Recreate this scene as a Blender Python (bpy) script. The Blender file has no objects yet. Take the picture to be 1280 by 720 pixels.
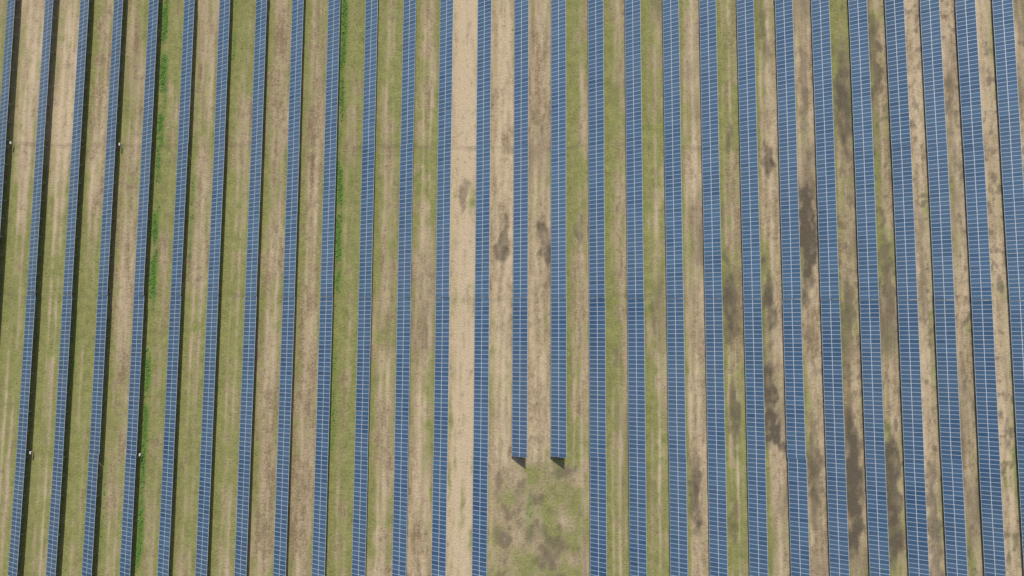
import bpy, math, random
import numpy as np
from mathutils import Vector, Matrix
random.seed(7); rng=np.random.default_rng(7)
scene=bpy.context.scene
scene.view_settings.view_transform='Standard'
try: scene.view_settings.look='None'
except: pass
scene.view_settings.exposure=0

# ---------------- noise helper ----------------
def vnoise(x,y,sx,sy,seed):
    r=np.random.default_rng(seed); N=256
    g=r.random((N,N))
    fx=x/sx+1000.3; fy=y/sy+1000.7
    ix=np.floor(fx).astype(int); iy=np.floor(fy).astype(int)
    tx=fx-ix; ty=fy-iy
    tx=tx*tx*(3-2*tx); ty=ty*ty*(3-2*ty)
    a=g[ix%N,iy%N]; b=g[(ix+1)%N,iy%N]; c=g[ix%N,(iy+1)%N]; d=g[(ix+1)%N,(iy+1)%N]
    return (a*(1-tx)+b*tx)*(1-ty)+(c*(1-tx)+d*tx)*ty
def fbm(x,y,sx,sy,seed,o=4):
    s=0;a=1;t=0
    for i in range(o):
        s=s+a*vnoise(x,y,sx/2**i,sy/2**i,seed+i*17); t+=a; a*=0.55
    return s/t
def terrain(x,y):
    return 0.35*np.sin(x*0.021+0.7)*np.cos(y*0.018)+0.12*np.sin(x*0.06+y*0.05)
def tz(x,y): return float(terrain(np.float64(x),np.float64(y)))

# ---------------- row layout (metres) ----------------
rows=[-148.2,-139.5,-130.8,-122.1,-112.9,-104.35,-96.1,-87.55,-78.9,-70.2,-61.3,-52.4,-43.6,-34.5,-25.3,-16.3,-7.1,
      1.85,10.8,19.8,28.8,38.0,47.0,56.1,65.4,74.3,83.4,92.4,101.0,109.7,118.7,127.6,136.5,145.4]
SEAMS=[-98.5,-62.0,-25.5,11.1,47.6,84.1,120.6]

# ---------------- material helpers ----------------
def mat(name):
    m=bpy.data.materials.new(name); m.use_nodes=True
    nt=m.node_tree; b=nt.nodes['Principled BSDF']; return m,nt,b
def N(nt,t,**k):
    n=nt.nodes.new(t)
    for a,v in k.items(): setattr(n,a,v)
    return n
def mixc(nt,fac,a,b,blend='MIX'):
    n=N(nt,'ShaderNodeMix',data_type='RGBA',blend_type=blend)
    for s,v in ((0,fac),(6,a),(7,b)):
        if hasattr(v,'is_output'): nt.links.new(v,n.inputs[s])
        else: n.inputs[s].default_value=v if s==0 else (*v,1) if len(v)==3 else v
    return n.outputs[2]
def math_(nt,op,a,b=None,c=None,clamp=False):
    n=N(nt,'ShaderNodeMath',operation=op); n.use_clamp=clamp
    for i,v in enumerate((a,b,c)):
        if v is None: continue
        if hasattr(v,'is_output'): nt.links.new(v,n.inputs[i])
        else: n.inputs[i].default_value=v
    return n.outputs[0]
def noise(nt,vec,scale,detail=4,rough=.6):
    n=N(nt,'ShaderNodeTexNoise'); n.inputs['Scale'].default_value=scale
    n.inputs['Detail'].default_value=detail; n.inputs['Roughness'].default_value=rough
    nt.links.new(vec,n.inputs['Vector']); return n.outputs['Fac']
def ramp(nt,v,lo,hi):
    n=N(nt,'ShaderNodeMapRange'); n.inputs[1].default_value=lo; n.inputs[2].default_value=hi
    nt.links.new(v,n.inputs[0]); return n.outputs[0]

# glass (dusty polycrystalline modules)
mg,nt,b=mat('solar_cell_glass')
at=N(nt,'ShaderNodeAttribute',attribute_name='tone')
geo=N(nt,'ShaderNodeNewGeometry')
n1=noise(nt,geo.outputs['Position'],0.035,3)
base=mixc(nt,at.outputs['Fac'],(0.038,0.086,0.158),(0.085,0.158,0.248))
base=mixc(nt,math_(nt,'MULTIPLY',ramp(nt,n1,.4,.65),.35),base,(0.112,0.165,0.222))
nt.links.new(base,b.inputs['Base Color'])
b.inputs['Roughness'].default_value=.28; b.inputs['IOR'].default_value=1.45
mf,nt,b=mat('aluminium_frame')
b.inputs['Base Color'].default_value=(.56,.60,.64,1); b.inputs['Metallic'].default_value=.2; b.inputs['Roughness'].default_value=.5
ms,nt,b=mat('galvanised_steel')
tc=N(nt,'ShaderNodeTexCoord'); n1=noise(nt,tc.outputs['Object'],3)
nt.links.new(mixc(nt,n1,(.22,.23,.24),(.38,.39,.40)),b.inputs['Base Color']); b.inputs['Metallic'].default_value=.6; b.inputs['Roughness'].default_value=.5
mw,nt,b=mat('painted_cabinet'); tc=N(nt,'ShaderNodeTexCoord'); n1=noise(nt,tc.outputs['Object'],4)
nt.links.new(mixc(nt,n1,(.5,.5,.49),(.62,.62,.61)),b.inputs['Base Color']); b.inputs['Roughness'].default_value=.45
mdk,nt,b=mat('dark_vent'); tc=N(nt,'ShaderNodeTexCoord'); n1=noise(nt,tc.outputs['Object'],4)
nt.links.new(mixc(nt,n1,(.04,.04,.04),(.08,.08,.08)),b.inputs['Base Color'])
ml,nt,b=mat('weed_leaf'); at=N(nt,'ShaderNodeAttribute',attribute_name='tone')
nt.links.new(mixc(nt,at.outputs['Fac'],(0.06,0.16,0.02),(0.15,0.31,0.05)),b.inputs['Base Color']); b.inputs['Roughness'].default_value=.7
md,nt,b=mat('dry_grass_leaf'); at=N(nt,'ShaderNodeAttribute',attribute_name='tone')
nt.links.new(mixc(nt,at.outputs['Fac'],(0.11,0.125,0.04),(0.27,0.26,0.11)),b.inputs['Base Color']); b.inputs['Roughness'].default_value=.9

# ---------------- ground ----------------
def axis(lo,hi,st,far):
    a=list(np.arange(lo,hi+st/2,st)); out=[]; d=st
    p=hi
    while p<far: d*=1.5; p+=d; out.append(p)
    q=[]; d=st; p=lo
    while p>-far: d*=1.5; p-=d; q.append(p)
    return np.array(q[::-1]+a+out)
gx=axis(-136,136,0.3,3000); gy=axis(-66,100,0.6,3000)
X,Y=np.meshgrid(gx,gy,indexing='ij')
Z=terrain(X,Y)*np.exp(-((np.abs(X)+np.abs(Y))/600)**2)
nx,ny=X.shape
KY=[-52,-24.4,11.3,47.9,83.6]
G={3:([.85,.85,1.,.25,.05],.6),4:([.8,.85,.95,.15,.05],.7),5:([.8,.9,1.,.3,.65],.5),6:([.5,.4,.3,.45,.6],.45),
   7:([.85,.85,.7,.75,.7],.4),8:([.65,.95,.55,.4,.3],.5),9:([.5,.65,.85,.45,.85],.5),10:([.3,.25,.25,.4,.3],.4),
   11:([.35,.3,.3,.35,.4],.38),12:([.8,.85,.85,.7,.85],.4),13:([.3,.3,.5,.6,.65],.45),14:([.15,.2,.25,.5,.6],.55),
   15:([.02,.02,.03,.05,.1],1.0),16:([.6,.1,.05,.05,.1],.7),17:([.4,.1,.0,.1,.05],.55),18:([.5,.6,.55,.7,.75],.5),
   19:([.85,.75,.65,.75,.55],.5),20:([.85,.75,.65,.85,.75],.55),21:([.4,.35,.3,.45,.5],.6),22:([.7,.7,.6,.7,.8],.5),
   23:([.45,.4,.35,.35,.4],.55),24:([.2,.2,.15,.25,.3],.5),25:([.55,.35,.4,.75,1.],.4),26:([.6,.4,.45,.65,.6],.45),
   27:([.1,.1,.1,.1,.15],.68),28:([.35,.25,.2,.15,.15],.52),29:([.2,.15,.15,.1,.08],.72),30:([.2,.2,.15,.15,.15],.62)}
rr=np.array(rows)
idx=np.clip(np.searchsorted(rr,X)-1,0,len(rows)-2)
wob=(fbm(X,Y,6,9,5)-.5)*0.6
left=rr[idx]; right=rr[idx+1]
u=(X-left); mid=(right-left)/2
green=np.zeros_like(X); bright=np.zeros_like(X)
rg=np.random.default_rng(3)
side=np.zeros(len(rows))
for i in range(len(rows)-1):
    gv,tv=G.get(i,([.5,.5,.5,.5,.5],.5))
    m=idx==i
    green[m]=np.interp(Y[m],KY,gv)+.03; bright[m]=tv
    side[i]=rg.uniform(-.3,.3)
side[18:27]=-.7; side[28]=-.5; side[15:18]=0
sd=side[idx]
lat=np.clip((u-mid)/2.3,-1.2,1.2)
n_big=fbm(X,Y,8,16,21); n_str=fbm(X,Y,0.7,18,33,3); n_mid=fbm(X,Y,1.8,3.2,44); n_fine=fbm(X,Y,0.8,0.9,55,3)
edge=np.clip(np.abs(lat)-.35,0,1)*.45-.08
green=green+sd*lat*0.6+edge*np.clip(green*3,.2,1)+(n_big-.5)*1.1+(n_str-.5)*.8+(n_mid-.5)*.95+(n_fine-.5)*.6
def track(c,w): return np.exp(-((u-mid-c+wob*.6)/w)**2)
trk=track(-.85,.36)+track(.85,.36)
trk*=np.clip((fbm(X,Y,20,30,66,2)-.30)*3,0,1)
green-=trk*.34
green=np.clip((green-.5)*1.4+.5,0,1)
bright=np.clip(bright+(n_big-.5)*.55+(fbm(X,Y,1.0,9,81,3)-.5)*1.0+(n_mid-.5)*.5+(n_fine-.5)*.7+trk*.15,0,1)
# dark, damp patches
P=[(-11.6,34.5,1.3,5,.6),(-2.4,25,1.7,6,.8),(7.4,25,1.3,5,.75),(6.5,46,1.3,2,.5),(15.9,27,1.2,4,.5),(60.7,45,1.5,7,.95),(60.8,11,1.8,9,.85),
   (70.1,27,2.2,17,1.1),(60.1,-13,1.9,13,1.0),(61,-22,1.8,5,1.1),(51.4,11.5,1.9,10,.8),(42.3,-32,1.6,9,.85),(79,-32,2.3,19,1.1),(79.9,58,2.0,16,.85),
   (88,-36,2.2,17,1.0),(87.5,70,1.9,14,.75),(97,20,1.6,20,.45),(105,-20,1.5,20,.4),(51.6,-14,1.4,9,.7),(33,8,1,6,.5),(70,-30,1.6,14,.7),
   (24.5,-2,1,4,.4),(-20.5,5,1.2,8,.35),(106,55,1.5,20,.4),(79,5,1.7,10,.6),(88.5,15,1.7,14,.65),(52,50,1,4,.5),(-11,10,1,4,.25),(70,60,1.5,16,.5),(61,75,1.2,10,.5),(97,-40,1.8,14,.65),(51,-40,1.4,8,.5)]
dark=np.zeros_like(X)
wx=X+(fbm(X,Y,2.2,3,91)-.5)*4.0; wy=Y+(fbm(X,Y,3,5,92)-.5)*14
for (px,py,sx,sy,a) in P:
    d=((wx-px)/sx)**2+((wy-py)/sy)**2
    dark=np.maximum(dark,a*np.clip(1.35-d,0,1)**1.2)
dark=np.clip(dark*np.clip(.3+1.3*fbm(X,Y,1.4,2.0,97),0,1.2),0,1)
spk=np.clip((fbm(X,Y,1.3,1.6,101,3)-.55)*5,0,1)*np.clip((X-40)/50,0,1)*.65
spk2=np.clip((fbm(X,Y,1.0,1.2,105,3)-.63)*6,0,1)*.35
brn=np.clip((fbm(X,Y,6,20,107,3)-.50)*3,0,1)*.5*np.clip((X+60)/90,.35,1)
brn*=np.where((idx==15)|(idx==27)|(idx==29),.3,1)
dark=np.maximum(np.maximum(dark,brn),np.maximum(spk,spk2))
for ys,a in ((11.1,.28),(47.6,.40)):
    yy=Y-ys-(vnoise(X,Y*0,12,1,111)-.5)*1.6
    dark=np.maximum(dark,a*np.exp(-(yy/.7)**2)*(.1+1.3*vnoise(X,Y,3,3,112)))
ta=((X>-4.3)&(X<17))*np.clip((-26.5-Y)/2,0,1)
ga=np.clip((fbm(X,Y,3.2,4.5,131)-.38)*3.2,0,1)*.85+(n_fine-.5)*.7+.3*np.exp(-((X-4.5)/2)**2)
ta=ta*np.clip(1.2-np.abs((X-6.3)/11)**6,0,1)
green=np.clip(green*(1-ta)+ta*ga,0,1); bright=bright*(1-ta)+ta*np.clip(.1+.6*fbm(X,Y,2,2,133)+(n_fine-.5)*.6,0,1)
dark=dark*(1-ta)+ta*np.clip((fbm(X,Y,2.5,3,132)-.50)*3,0,.6)
lush=np.zeros_like(X)
def lushstrip(xc,w,y0,y1,a,seed):
    e=np.clip((Y-y0)/6,0,1)*np.clip((y1-Y)/6,0,1)
    return a*e*np.exp(-((X-xc+wob*1.5)/w)**4)*np.clip((fbm(X,Y,2.5,7,seed,3)-.33)*5,0,1)
LS=[(-85.25,.9,5,110,.95),(-85.4,.75,-60,5,.8),(-41.45,.75,8,110,.95),(-41.6,.45,-30,8,.4),(-76.8,.5,15,60,.4),(-68.1,.5,60,100,.5),(-94.1,.5,-50,-20,.4),(-103,.6,-10,25,.3),(4.4,1.2,-45,-30,.35)]
for i,(a0,a1,a2,a3,a4) in enumerate(LS): lush=np.maximum(lush,lushstrip(a0,a1,a2,a3,a4,140+i))
lush=np.clip(lush,0,1)
Z=Z+(n_fine-.5)*.06
co=np.stack([X,Y,Z],-1).reshape(-1,3)
I,J=np.meshgrid(np.arange(nx-1),np.arange(ny-1),indexing='ij')
v0=(I*ny+J).ravel(); faces=np.stack([v0,v0+ny,v0+ny+1,v0+1],1).astype(np.int32)
me=bpy.data.meshes.new('ground')
me.vertices.add(len(co)); me.vertices.foreach_set('co',co.ravel().astype(np.float32))
nf=len(faces); me.loops.add(nf*4); me.loops.foreach_set('vertex_index',faces.ravel())
me.polygons.add(nf); me.polygons.foreach_set('loop_start',np.arange(0,nf*4,4,dtype=np.int32))
me.update(calc_edges=True)
ca=me.attributes.new('soil','FLOAT_COLOR','POINT')
ca.data.foreach_set('color',np.stack([green,bright,dark,lush],-1).reshape(-1).astype(np.float32))
me.polygons.foreach_set('use_smooth',np.ones(nf,dtype=bool))
ground=bpy.data.objects.new('ground',me); scene.collection.objects.link(ground)
m,nt,b=mat('field_soil_and_grass')
at=N(nt,'ShaderNodeAttribute',attribute_name='soil'); sp=N(nt,'ShaderNodeSeparateColor'); nt.links.new(at.outputs['Color'],sp.inputs[0])
tc=N(nt,'ShaderNodeTexCoord'); ob=tc.outputs['Object']
mp=N(nt,'ShaderNodeMapping'); mp.inputs['Scale'].default_value=(1,.12,1); nt.links.new(ob,mp.inputs[0])
nf1=noise(nt,ob,2.0,3,.7); nf2=noise(nt,ob,.45,2,.6); ns=noise(nt,mp.outputs[0],2.6,2,.65)
def add(a,nz,k): return math_(nt,'MULTIPLY_ADD',math_(nt,'SUBTRACT',nz,.5),k,a,clamp=True)
g=add(add(sp.outputs[0],nf1,1.8),ns,.7)
br=add(add(sp.outputs[1],nf1,1.7),ns,.7)
tan=mixc(nt,br,(0.215,0.158,0.093),(0.54,0.425,0.288))
grs=mixc(nt,add(nf2,nf1,1.8),(0.130,0.145,0.040),(0.300,0.300,0.112))
c=mixc(nt,g,tan,grs)
dk=add(sp.outputs[2],nf1,.8); dk=math_(nt,'MULTIPLY',dk,ramp(nt,sp.outputs[2],0.01,.35),clamp=True)
c=mixc(nt,dk,c,(0.108,0.090,0.063))
lu=math_(nt,'MULTIPLY',at.outputs['Alpha'],add(nf1,nf2,.8)); lu=math_(nt,'MULTIPLY',lu,1.7,clamp=True)
c=mixc(nt,lu,c,(0.085,0.19,0.03))
nt.links.new(c,b.inputs['Base Color']); b.inputs['Roughness'].default_value=.95
b.inputs['Specular IOR Level'].default_value=.1
bp=N(nt,'ShaderNodeBump'); bp.inputs['Strength'].default_value=.6; bp.inputs['Distance'].default_value=.15
nb=noise(nt,ob,2.4,1,.5)
nt.links.new(nb,bp.inputs['Height']); nt.links.new(bp.outputs[0],b.inputs['Normal'])
me.materials.append(m)

# ---------------- mesh builder ----------------
class MB:
    def __init__(s): s.v=[];s.f=[];s.t=[]
    def quad(s,a,b,c,d,t=0.5):
        n=len(s.v); s.v+= [a,b,c,d]; s.f.append((n,n+1,n+2,n+3)); s.t.append(t)
    def prism(s,A,B,t=.5):
        n=len(s.v); s.v+=list(A)+list(B)
        s.f+=[(n,n+1,n+2,n+3),(n+7,n+6,n+5,n+4)]+[(n+i,n+4+i,n+4+(i+1)%4,n+(i+1)%4) for i in range(4)]; s.t+=[t]*6
    def box(s,x0,x1,y0,y1,z0,z1,t=.5):
        s.prism([(x0,y0,z0),(x0,y1,z0),(x1,y1,z0),(x1,y0,z0)],[(x0,y0,z1),(x0,y1,z1),(x1,y1,z1),(x1,y0,z1)],t)
    def obj(s,name,m,parent=None):
        me=bpy.data.meshes.new(name); me.from_pydata(s.v,[],s.f); me.materials.append(m)
        a=me.attributes.new('tone','FLOAT','FACE'); a.data.foreach_set('value',s.t)
        o=bpy.data.objects.new(name,me); scene.collection.objects.link(o)
        if parent: o.parent=parent
        return o

TILT=math.radians(31); L=4.0; LOW=.62
YLO=-98.5; YHI=120.6
for ri,xc in enumerate(rows):
    e=bpy.data.objects.new('solar_panel_row',None); scene.collection.objects.link(e); e.location=(xc,0,0)
    gl=MB();fr=MB();st=MB()
    ylo=YLO
    if ri in (17,18): ylo=-25.5
    sm=[s for s in SEAMS if s>=ylo-1]
    rt=random.gauss(0,.05)
    for k in range(len(sm)-1):
        ga=.06 if abs(sm[k]-11.1)<.1 else .012
        gb=.06 if abs(sm[k+1]-11.1)<.1 else .012
        y0=sm[k]+ga; y1=sm[k+1]-gb
        jx=random.gauss(0,.03); jt=random.gauss(0,math.radians(.4))+ (math.radians(-1.2) if sm[k]<11 else math.radians(.6))
        t=TILT+jt
        za=tz(xc,y0)+LOW; zb=tz(xc,y1)+LOW
        tt=random.uniform(-.07,.07)+rt+(-.16 if sm[k]<11 else .12)  # random table tone; lighter past the mid seam, sky reflection painted into the colour
        w=L*math.cos(TILT)/2
        def pt(s,y,off=0):
            f=(y-y0)/(y1-y0); z=za+(zb-za)*f
            return (jx-w+s*math.cos(t)-off*math.sin(t), y, z+s*math.sin(t)+off*math.cos(t))
        fr.prism([pt(0,y0),pt(L,y0),pt(L,y0,-.04),pt(0,y0,-.04)],[pt(0,y1),pt(L,y1),pt(L,y1,-.04),pt(0,y1,-.04)])
        nm=int(round((y1-y0)/1.01)); dy=(y1-y0)/nm; q=.05
        grp=0
        for i in range(nm):
            if i%6==0: grp=random.gauss(0,.06)
            for c2 in (0,1):
                s0=c2*L/2+q+.012; s1=(c2+1)*L/2-q-.012; ya=y0+i*dy+q; yb=y0+(i+1)*dy-q
                o=.006+random.uniform(0,.003)
                gl.quad(pt(s0,ya,o),pt(s1,ya,o+random.uniform(-.002,.006)),pt(s1,yb,o),pt(s0,yb,o),min(1,max(0,.5+tt+grp+random.gauss(0,.16))))
        for s in (.6,1.6,2.4,3.4):
            st.prism([pt(s-.03,y0,-.045),pt(s+.03,y0,-.045),pt(s+.03,y0,-.12),pt(s-.03,y0,-.12)],[pt(s-.03,y1,-.045),pt(s+.03,y1,-.045),pt(s+.03,y1,-.12),pt(s-.03,y1,-.12)])
        npst=9
        for i in range(npst):
            y=y0+.8+(y1-y0-1.6)*i/(npst-1)
            st.prism([pt(.2,y-.04,-.125),pt(L-.2,y-.04,-.125),pt(L-.2,y-.04,-.22),pt(.2,y-.04,-.22)],[pt(.2,y+.04,-.125),pt(L-.2,y+.04,-.125),pt(L-.2,y+.04,-.22),pt(.2,y+.04,-.22)])
            for s in (.8,3.1):
                x,_,z=pt(s,y,-.225)
                st.box(x-.05,x+.05,y-.05,y+.05,tz(xc,y)-.3,z+.02)
            x1,_,z1=pt(3.1,y); x2,_,z2=pt(1.9,y,-.225)
            g0=tz(xc,y)+.35
            st.prism([(x1-.08,y-.03,g0),(x1-.02,y-.03,g0),(x1-.02,y+.03,g0),(x1-.08,y+.03,g0)],[(x2-.03,y-.03,z2),(x2+.03,y-.03,z2),(x2+.03,y+.03,z2),(x2-.03,y+.03,z2)])
    gl.obj('glass_modules',mg,e); fr.obj('module_frames',mf,e); st.obj('support_structure',ms,e)

# ---------------- inverter cabinets ----------------
def inverter(x,y):
    e=bpy.data.objects.new('inverter_cabinet',None); scene.collection.objects.link(e); e.location=(x,y,tz(x,y))
    a=MB(); a.box(-.13,.13,-.28,.28,.75,1.4); a.box(-.16,.18,-.31,.31,1.403,1.44); a.obj('cabinet_body',mw,e)
    c=MB(); c.box(.132,.15,-.2,.2,.85,1.1); c.box(.132,.16,.2,.24,1.2,1.33)
    c.obj('vent_and_handle',mdk,e)
    p=MB(); p.box(-.1,-.05,-.26,-.2,-.2,.748); p.box(-.1,-.05,.2,.26,-.2,.748); p.obj('cabinet_legs',ms,e)
for ri,y in ((3,47.6),(6,47.4),(4,-25.3),(7,-25.6)):
    inverter(rows[ri]+1.92,y)

# ---------------- vegetation clumps ----------------
def interp_mask(A,x,y):
    i=min(len(gx)-1,int(np.searchsorted(gx,x))); j=min(len(gy)-1,int(np.searchsorted(gy,y))); return A[i,j]
def clump(mb,x,y,r,h,n,t0):
    z=tz(x,y)
    for _ in range(n):
        a=random.uniform(0,6.283); d=r*random.random()**.5; l=random.uniform(.4,1)*r*.9; wd=l*random.uniform(.25,.5)
        cx=x+d*.6*math.cos(a); cy=y+d*.6*math.sin(a); zz=z+h*random.uniform(.1,1)
        dx,dy=math.cos(a),math.sin(a); k=random.uniform(-.5,.5)*l
        mb.quad((cx-dx*l*.3,cy-dy*l*.3,zz-.15*l),(cx-dy*wd,cy+dx*wd,zz+k*.3),(cx+dx*l,cy+dy*l,zz+k),(cx+dy*wd,cy-dx*wd,zz-k*.2),min(1,max(0,t0+random.gauss(0,.25))))
wd=MB()
for (xc,w,y0,y1,a,) in LS:
    n=int((y1-y0)*w*2*9*a)
    for _ in range(n):
        x=xc+random.gauss(0,w*.55); y=random.uniform(y0,min(y1,99))
        if interp_mask(lush,x,y)>random.uniform(.1,.8): clump(wd,x,y,random.uniform(.12,.35),random.uniform(.1,.35),5,.5)
wd.obj('green_weeds',ml)
dg=MB()
for _ in range(24000):
    x=random.uniform(-132,132); y=random.uniform(-64,98)
    if interp_mask(green,x,y)>random.uniform(.25,1.0) : clump(dg,x,y,random.uniform(.08,.25),random.uniform(.05,.16),3,.45)
dg.obj('grass_tufts',md)

# ---------------- light ----------------
el=math.radians(40); az=math.radians(5)
w=bpy.data.worlds.new('World'); scene.world=w; w.use_nodes=True
nt=w.node_tree; sky=nt.nodes.new('ShaderNodeTexSky'); sky.sky_type='NISHITA'; sky.sun_disc=False
sky.sun_elevation=el; sky.sun_rotation=az; sky.air_density=1; sky.dust_density=2.0
nt.links.new(sky.outputs[0],nt.nodes['Background'].inputs[0]); nt.nodes['Background'].inputs[1].default_value=.12
ld=bpy.data.lights.new('sun','SUN'); ld.energy=4.1; ld.angle=math.radians(.5); ld.color=(1,.95,.88)
lo=bpy.data.objects.new('sun',ld); scene.collection.objects.link(lo)
S=Vector((math.cos(el)*math.sin(az),math.cos(el)*math.cos(az),math.sin(el)))
lo.rotation_euler=S.to_track_quat('Z','Y').to_euler(); lo.location=S*200

# ---------------- camera ----------------
cd=bpy.data.cameras.new('camera'); cd.lens=24; cd.sensor_width=36; cd.clip_end=6000; cd.clip_start=.5
co_=bpy.data.objects.new('camera',cd); scene.collection.objects.link(co_)
co_.location=(0,0,161.0); co_.rotation_mode='XYZ'
co_.rotation_euler=(math.radians(4.8),0,.0057)
scene.camera=co_
